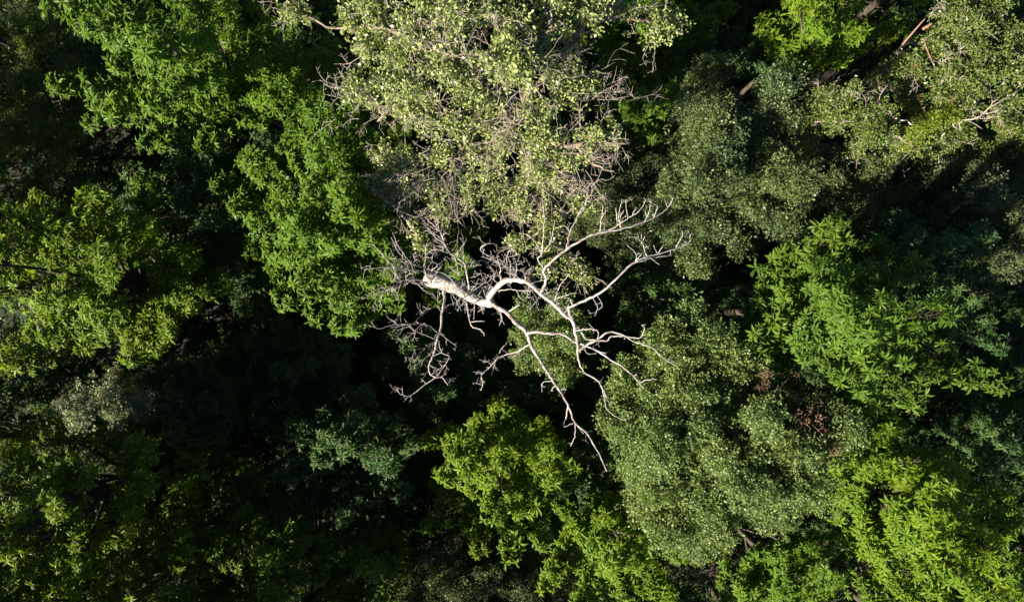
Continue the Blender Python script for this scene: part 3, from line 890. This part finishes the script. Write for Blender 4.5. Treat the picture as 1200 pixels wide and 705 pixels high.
    for pts, w in [([(750, 448, 17.3), (758, 445, 17.4), (770, 444, 17.5)], 2.4), ([(688, 406, 16.8), (700, 411, 17), (710, 414, 17.2)], 2.4), ([(684, 407, 16.8), (689, 414, 16.8), (699, 414, 16.9)], 1.7)]:
        stick(pts, w, w * .6, 'branch', lc, D, 6, .8, .2)
    # branch hanging down left from the elbow
    la = stick([(519, 337, 14.5), (520, 343, 14.6), (521, 352, 14.7), (518, 367, 14.8), (516, 387, 14.9), (512, 398, 15), (509, 413, 15), (503, 427, 15), (503.5, 437, 15), (511, 442, 15), (518, 442, 15), (525, 451, 14.9)], 5.4, 1.6, 'limb', root, W, 8, 2.2, .45, 1, (0, 0, .3))
    for pts, w in [([(510, 442, 15), (497, 451, 15), (481, 463, 15), (470, 462, 15), (465, 454, 15)], 2.4), ([(472, 462, 15), (471, 453, 15.1)], 1.3), ([(514, 399, 15), (518, 413, 15.2), (526, 417, 15.3), (522, 427, 15.2), (511, 442, 15)], 2), ([(517, 413, 15.2), (508, 417, 15.1)], 2), ([(522, 427, 15.2), (506, 438, 15.1)], 2),
                   ([(511, 398, 15), (500, 393, 15.3), (487, 388, 15.6), (478, 381, 15.8), (468, 380, 16)], 2.2), ([(512, 389, 15), (499, 380, 15.4), (480, 380, 15.8), (462, 380, 16.1), (444, 385, 16.3), (432, 381, 16.5)], 2.3), ([(513, 357, 14.8), (497, 367, 15.2), (484, 379, 15.5)], 1.8), ([(516, 391, 15), (535, 406, 15.3)], 1.3),
                   ([(487, 389, 15.6), (475, 396, 15.7), (464, 401, 15.8)], 1.5), ([(508, 401, 15), (497, 409, 15.2), (488, 418, 15.4), (479, 420, 15.5)], 1.8), ([(498, 407, 15.2), (484, 410, 15.5)], 1.3), ([(506, 412, 15), (496, 422, 15.1), (486, 429, 15.2)], 1.4), ([(512, 357, 14.8), (517, 366, 14.8)], 2), ([(519, 350, 14.7), (513, 353, 14.8), (513, 345, 14.9)], 1.6), ([(487, 389, 15.6), (484, 398, 15.5)], 1.3), ([(497, 379, 15.4), (492, 385, 15.6), (485, 387, 15.7)], 1.5)]:
        stick(pts, w * .8, max(w * .4, .7), 'branch', la, W, 5, 2.5, .4, 1, (-.2, 0, .3))
    # short hook below the trunk
    h = stick([(545, 347, 15), (547, 356, 15), (549, 368, 15.1), (553, 382, 15.2), (562, 385, 15.3), (567, 391, 15.4), (568, 393, 15.4)], 3, 1.6, 'branch', root, W, 6, 1, .25)
    stick([(552, 377, 15.2), (560, 376, 15.3), (568, 376, 15.4)], 2, 1.1, 'twig', h, W, 5, 1, .2)
    stick([(556, 354, 15.1), (556, 364, 15.1), (555, 374, 15.2)], 1.6, 1, 'twig', h, W, 5, 2, .2)
    stick([(530, 345, 14.8), (535, 352, 14.9), (538, 360, 15)], 1.7, 1, 'twig', h, W, 5, 1, .2)
    # fan of thin branches left and above the elbow
    lf = stick([(508, 330, 14.2), (502, 325, 14.8), (497, 315, 15.4)], 5, 3, 'limb', root, W, 6, 3, .7, 1)
    fan = [([(503, 333, 14.5), (487, 327, 15.3), (472, 329, 15.8), (457, 337, 16.1), (433, 347, 16.3), (424, 350, 16.4)], 3.8), ([(502, 336, 14.5), (487, 332, 15.2), (477, 331, 15.5), (460, 337, 16)], 2.4),
           ([(497, 314, 15.4), (480, 308, 15.9), (468, 297, 16.3), (458, 278, 16.6)], 2.4), ([(480, 308, 15.9), (472, 296, 16.4), (465, 285, 16.6), (460, 272, 16.8)], 2),
           ([(499, 318, 15.2), (484, 317, 15.7), (460, 313, 16.2), (441, 314, 16.5), (428, 316, 16.6)], 2.6), ([(462, 313, 16.2), (452, 303, 16.4), (438, 287, 16.6)], 2.2), ([(484, 316, 15.7), (470, 311, 16), (455, 315, 16.2)], 1.8),
           ([(497, 314, 15.4), (499, 298, 16), (499, 288, 16.3)], 2.2), ([(499, 300, 15.9), (508, 292, 16.2), (520, 294, 16.4)], 1.6), ([(484, 317, 15.7), (481, 308, 16), (474, 300, 16.2)], 1.8), ([(461, 313, 16.2), (463, 323, 16.1), (460, 332, 16)], 1.7), ([(470, 330, 15.8), (465, 322, 16), (462, 314, 16.2)], 1.8),
           ([(457, 337, 16.1), (448, 346, 16), (445, 358, 15.9)], 1.5), ([(462, 338, 16), (466, 346, 15.8), (467, 352, 15.7)], 1.3), ([(497, 314, 15.4), (521, 321, 15.2), (532, 331, 15.1), (536, 338, 15)], 2.6), ([(505, 318, 15.4), (512, 310, 15.8), (503, 306, 16)], 1.6), ([(490, 333, 15.1), (498, 341, 14.9), (506, 345, 14.7)], 2.2),
           ([(480, 308, 15.9), (468, 306, 16.2), (458, 301, 16.4)], 1.8), ([(493, 312, 15.5), (486, 304, 15.9), (484, 297, 16.1)], 1.7), ([(474, 330, 15.7), (478, 322, 15.9), (485, 320, 16)], 1.6), ([(488, 316, 15.6), (476, 322, 15.8), (466, 326, 16), (458, 326, 16.2)], 1.7)]
    for pts, w in fan:
        stick(pts, w * .8, max(w * .4, .7), 'branch', lf, W, 5, 2.6, .5, 1, (-.2, .2, .3))
    # the branch rising from the trunk towards the pale tree
    lu = stick([(550, 341, 14.9), (549, 334, 15.3), (546, 317, 15.9), (544, 309, 16.2), (532, 300, 16.5), (521, 287, 16.9), (518, 275, 17.2), (509, 265, 17.4), (501, 257, 17.6)], 3.6, 1.5, 'limb', root, W, 7, 2.0, .6, 1, (0, .5, .3))
    for pts, w in [([(520, 287, 16.9), (507, 283, 17.2), (498, 290, 17.3)], 1.7), ([(529, 298, 16.6), (518, 294, 16.9), (509, 292, 17.1)], 2), ([(543, 304, 16.3), (543, 296, 16.6), (542, 287, 16.8)], 1.7), ([(533, 299, 16.5), (539, 293, 16.7), (543, 286, 16.9)], 1.9), ([(519, 285, 17), (509, 277, 17.3), (503, 268, 17.5), (495, 262, 17.6)], 1.8),
                   ([(516, 277, 17.2), (508, 274, 17.4), (500, 270, 17.5)], 1.5), ([(545, 313, 16), (536, 308, 16.2), (529, 301, 16.4)], 2.2), ([(546, 318, 15.8), (552, 310, 16), (555, 306, 16.2)], 1.6), ([(533, 301, 16.5), (536, 313, 16.3), (537, 322, 16.1)], 1.6), ([(526, 312, 16.2), (538, 321, 16), (546, 322, 15.8)], 1.6)]:
        stick(pts, w * .8, max(w * .4, .7), 'branch', lu, W, 5, 2.2, .4, 1, (0, .4, .3))
    # a shaded limb crossing behind
    stick([(508, 329, 13.3), (514, 323, 13.9), (521, 320, 14.2), (538, 312, 14.1), (553, 309, 14), (565, 305, 14), (573, 312, 13.8)], 4.4, 2.6, 'limb', root, D, 7, .8, .4)
    # upright spray at the top of the curve
    lt = stick([(588, 333, 16.3), (586, 322, 16.7), (586, 311, 17.1), (577, 302, 17.4), (567, 297, 17.6), (563, 291, 17.8), (570, 285, 18)], 2.6, 1.2, 'limb', root, W, 6, 3, .5, 1, (0, .6, .3))
    for pts, w in [([(606, 328, 16.8), (596, 315, 17.1), (586, 308, 17.4), (570, 299, 17.7)], 2.2), ([(595, 314, 17.1), (594, 301, 17.5), (600, 287, 17.8)], 1.7), ([(594, 302, 17.5), (610, 297, 17.8)], 1.6), ([(602, 327, 16.8), (606, 314, 17.2), (604, 305, 17.5)], 1.7), ([(615, 329, 16.9), (617, 318, 17.2), (625, 313, 17.4)], 1.7), ([(618, 330, 16.9), (612, 318, 17.2), (601, 315, 17.4)], 1.6),
                   ([(585, 333, 16.3), (575, 325, 16.6), (566, 320, 16.9), (556, 325, 17)], 2), ([(576, 326, 16.6), (570, 331, 16.6), (556, 333, 16.6)], 1.9), ([(590, 331, 16.5), (582, 320, 16.8), (575, 318, 17)], 1.8), ([(583, 340, 16.1), (572, 333, 16.4), (562, 327, 16.6)], 1.7), ([(598, 328, 16.7), (598, 312, 17.2), (596, 303, 17.4)], 1.6), ([(611, 328, 16.9), (600, 320, 17.1), (591, 319, 17.3)], 1.6)]:
        stick(pts, w * .8, max(w * .4, .7), 'branch', lt, W, 5, 3, .4, 1, (0, .5, .3))
    # level twig and stubs inside the curve
    stick([(584, 341, 16.1), (596, 339, 16.3), (610, 340.5, 16.4), (622, 341, 16.6)], 2.2, 1.4, 'branch', lb, W, 5, 1.5, .3)
    stick([(605, 340, 16.4), (610, 349, 16.2), (613, 352, 16.1)], 1.6, 1, 'branch', lb, W, 5)
    stick([(650, 352, 16.9), (652, 345, 17.2), (656, 335, 17.5), (663, 326, 17.8), (668, 320, 18)], 2.2, 1.1, 'branch', lb, W, 5, 1, .3)
    stick([(650, 351, 16.9), (662, 346, 17.1), (676, 343, 17.3)], 1.8, 1, 'branch', lb, W, 5, 1.5, .3)
    # thin reddish branch low on the left of the light green tree
    lw = stick([(621, 403, 16.1), (613, 408, 14.6), (606, 412, 13.8), (592, 416, 13.4), (583, 420, 13.3), (572, 432, 13.2), (564, 440, 13.1), (566, 449, 13), (563, 457, 12.9)], 2.8, 1.4, 'limb', root, W, 6, 3, .45, 1, (-.2, .3, .2))
    stick([(585, 414, 13.4), (589, 406, 13.5), (594, 403, 13.6)], 1.6, 1, 'branch', lw, W, 5, 3, .3)
    stick([(578, 427, 13.2), (568, 423, 13.3), (562, 421, 13.4)], 1.6, 1, 'branch', lw, W, 5, 2, .3)


dead_tree()

# ------------------------------------------------------------------ ground, undergrowth, the wood beyond the frame
n = 90
xs = np.linspace(-90, 90, n)
X, Y = np.meshgrid(xs, xs)
grng = np.random.default_rng(3)
Z = 0.25 * np.sin(X * .31 + 1) * np.cos(Y * .27) + .12 * np.sin(X * .9) * np.sin(Y * 1.1 + 2) - .35
me = bpy.data.meshes.new('forest_floor')
idx = np.arange(n * n).reshape(n, n)
F = np.stack([idx[:-1, :-1], idx[:-1, 1:], idx[1:, 1:], idx[1:, :-1]], -1).reshape(-1, 4)
me.from_pydata(np.stack([X, Y, Z], -1).reshape(-1, 3).tolist(), [], F.tolist())
me.update()
tag(link('ground', me, ground_mat()), 'dark forest floor of leaf litter', kind='structure')

NU = 15000
P = np.stack([grng.uniform(-44, 40, NU), grng.uniform(-30, 28, NU), np.zeros(NU)], -1)
P[:, 2] = (1.2 + 1.6 * np.sin(P[:, 0] * .55 + 1.3 * np.sin(P[:, 1] * .4)) * np.sin(P[:, 1] * .6 + 1)).clip(.1) + grng.uniform(0, 2.2, NU)
V, Tn = place('small', P, np.array([0, 0, 1.]) + grng.normal(size=P.shape) * .4, grng, 1.3, 2.8)
tag(link('undergrowth', quads_mesh('undergrowth', V, Tn), LEAF['leaf_blue']), 'dark leafy undergrowth on the forest floor', 'undergrowth', kind='stuff')

mg = {'leaf': [], 'wood': []}
k = 0


def far(x, y, r, zt):
    """x, y in metres"""
    global k
    pxc = x / ((CAMH - zt) / FOC) + W0 / 2
    pyc = H0 / 2 - y / ((CAMH - zt) / FOC)
    ze = zt - min(5, zt * .45)
    poly = []
    for j in range(9):
        a = j * 2 * math.pi / 9
        rr_ = r * grng.uniform(.8, 1.15)
        poly.append(((x + rr_ * math.cos(a)) / ((CAMH - ze) / FOC) + W0 / 2, H0 / 2 - (y + rr_ * math.sin(a)) / ((CAMH - ze) / FOC)))
    crown_tree('', '', PIN, GR, poly, (pxc, pyc), zt, ze, 500 + k, dens=.6, nl=34 if zt > 12 else 18, merge=mg, deep=zt * .55 if zt > 12 else 2.5)
    k += 1


under = {'leaf': [], 'wood': []}
for gx in range(-8, 8):
    for gy in range(-4, 5):
        if grng.random() < .12:
            continue
        mgs, mg = mg, under
        far(gx * 4.1 + grng.normal() * .9 + 1.5, gy * 4.3 + grng.normal() * .9, grng.uniform(2.0, 2.9), grng.uniform(5.2, 8.2))
        mg = mgs
V = np.concatenate([a for a, b in under['leaf']]); Tn = np.concatenate([b for a, b in under['leaf']])
tag(link('understorey', quads_mesh('understorey', V, Tn), LEAF['leaf_blue']), 'dark low saplings filling the shade under the canopy', 'understorey', kind='stuff')
tb = Tubes()
for t in under['wood']:
    off = tb.n
    tb.v += t.v; tb.f += [f + off for f in t.f]; tb.n += t.n
tag(link('understorey_stems', tb.mesh('understorey_stems'), M_BARK), 'thin stems of the saplings under the canopy', 'understorey', kind='stuff')
# left and lower left stand taller and shade the corners
for x, y, r, zt in [(-28.5, -7.5, 3.6, 18), (-28, -13, 4.4, 22), (-24.5, -18.5, 4.2, 22), (-18, -19, 4, 21), (-34, -10, 4.6, 19), (-33, -17, 4.6, 24.5), (-27, -24, 4.6, 23), (-19, -26, 4.4, 22),
                    (-10.5, -19.5, 3.6, 17), (-3, -20, 3.6, 14), (5, -21, 3.6, 15), (14, -20, 4, 16), (22, -19, 4, 16), (29, -14, 4, 16), (30, -5, 4, 17), (30, 4, 4, 18), (29, 12, 4, 18), (22, 18, 4.2, 18), (13, 19, 4.2, 18),
                    (3, 20, 4.2, 18), (-7, 20, 4.2, 19), (-16, 20, 4.2, 18), (-28.5, 5, 4.2, 21.5), (-21.5, -14.8, 3.3, 22), (-15.5, -15.4, 3.4, 21.5), (-10, -15.6, 3.2, 21), (-24, -14.5, 3, 21.5), (-25.5, -12.5, 3, 21), (-22, -22, 4, 23), (-30, -21, 4, 24), (-31, -13, 3.5, 23.5), (-31, 3, 4, 22.5), (-29, 10, 4, 21.5), (-26.5, 14, 4.4, 20), (-35, 2, 4.5, 18), (-11, -27, 4.2, 19), (-34.5, 11, 4.4, 24), (-35, 5.5, 4.4, 24.5), (-33, 17, 4.4, 23)]:
    far(x, y, r, zt)
V = np.concatenate([a for a, b in mg['leaf']]); Tn = np.concatenate([b for a, b in mg['leaf']])
tag(link('surrounding_forest', quads_mesh('surrounding_forest', V, Tn), LEAF['leaf_green']), 'wood of green trees going on beyond the frame', 'forest', kind='stuff')
tb = Tubes()
for t in mg['wood']:
    off = tb.n
    tb.v += t.v; tb.f += [f + off for f in t.f]; tb.n += t.n
tag(link('surrounding_trunks', tb.mesh('surrounding_trunks'), M_BARK), 'trunks of the wood beyond the frame', 'forest', kind='stuff')

# ------------------------------------------------------------------ light
az = math.atan2(SUN_AZ[0], SUN_AZ[1])          # clockwise from +Y
d = unit(np.array([SUN_AZ[0], SUN_AZ[1], 0])) * math.cos(math.radians(SUN_EL)); d[2] = math.sin(math.radians(SUN_EL))
L = bpy.data.lights.new('sun', 'SUN')
L.energy = 5.0; L.angle = math.radians(0.5); L.color = (1.0, 0.90, 0.74)
lo = bpy.data.objects.new('sun', L); COL.objects.link(lo)
from mathutils import Vector
lo.rotation_euler = Vector(-d).to_track_quat('-Z', 'Y').to_euler()
lo.location = (0, 0, 60)
w = bpy.data.worlds.new('World'); S.world = w
w.use_nodes = True
N = w.node_tree.nodes
bg = N['Background']
sky = N.new('ShaderNodeTexSky'); sky.sky_type = 'NISHITA'; sky.sun_disc = False
sky.sun_elevation = math.radians(SUN_EL); sky.sun_rotation = az
sky.altitude = 6000; sky.air_density = 0.6; sky.dust_density = 0.3
w.node_tree.links.new(sky.outputs[0], bg.inputs[0])
bg.inputs[1].default_value = 0.062

# ------------------------------------------------------------------ camera
c = bpy.data.cameras.new('camera')
c.sensor_width = 36; c.lens = 36 * FOC / W0; c.clip_end = 500; c.clip_start = .5
co = bpy.data.objects.new('camera', c); COL.objects.link(co)
co.location = (0, 0, CAMH); co.rotation_euler = (0, 0, 0)
S.camera = co
S.view_settings.view_transform = 'Standard'
S.view_settings.look = 'None'
S.view_settings.gamma = 1
S.view_settings.use_curve_mapping = False
S.view_settings.exposure = 2.0
S.cycles.max_bounces = 4; S.cycles.diffuse_bounces = 2; S.cycles.glossy_bounces = 1; S.cycles.transmission_bounces = 3
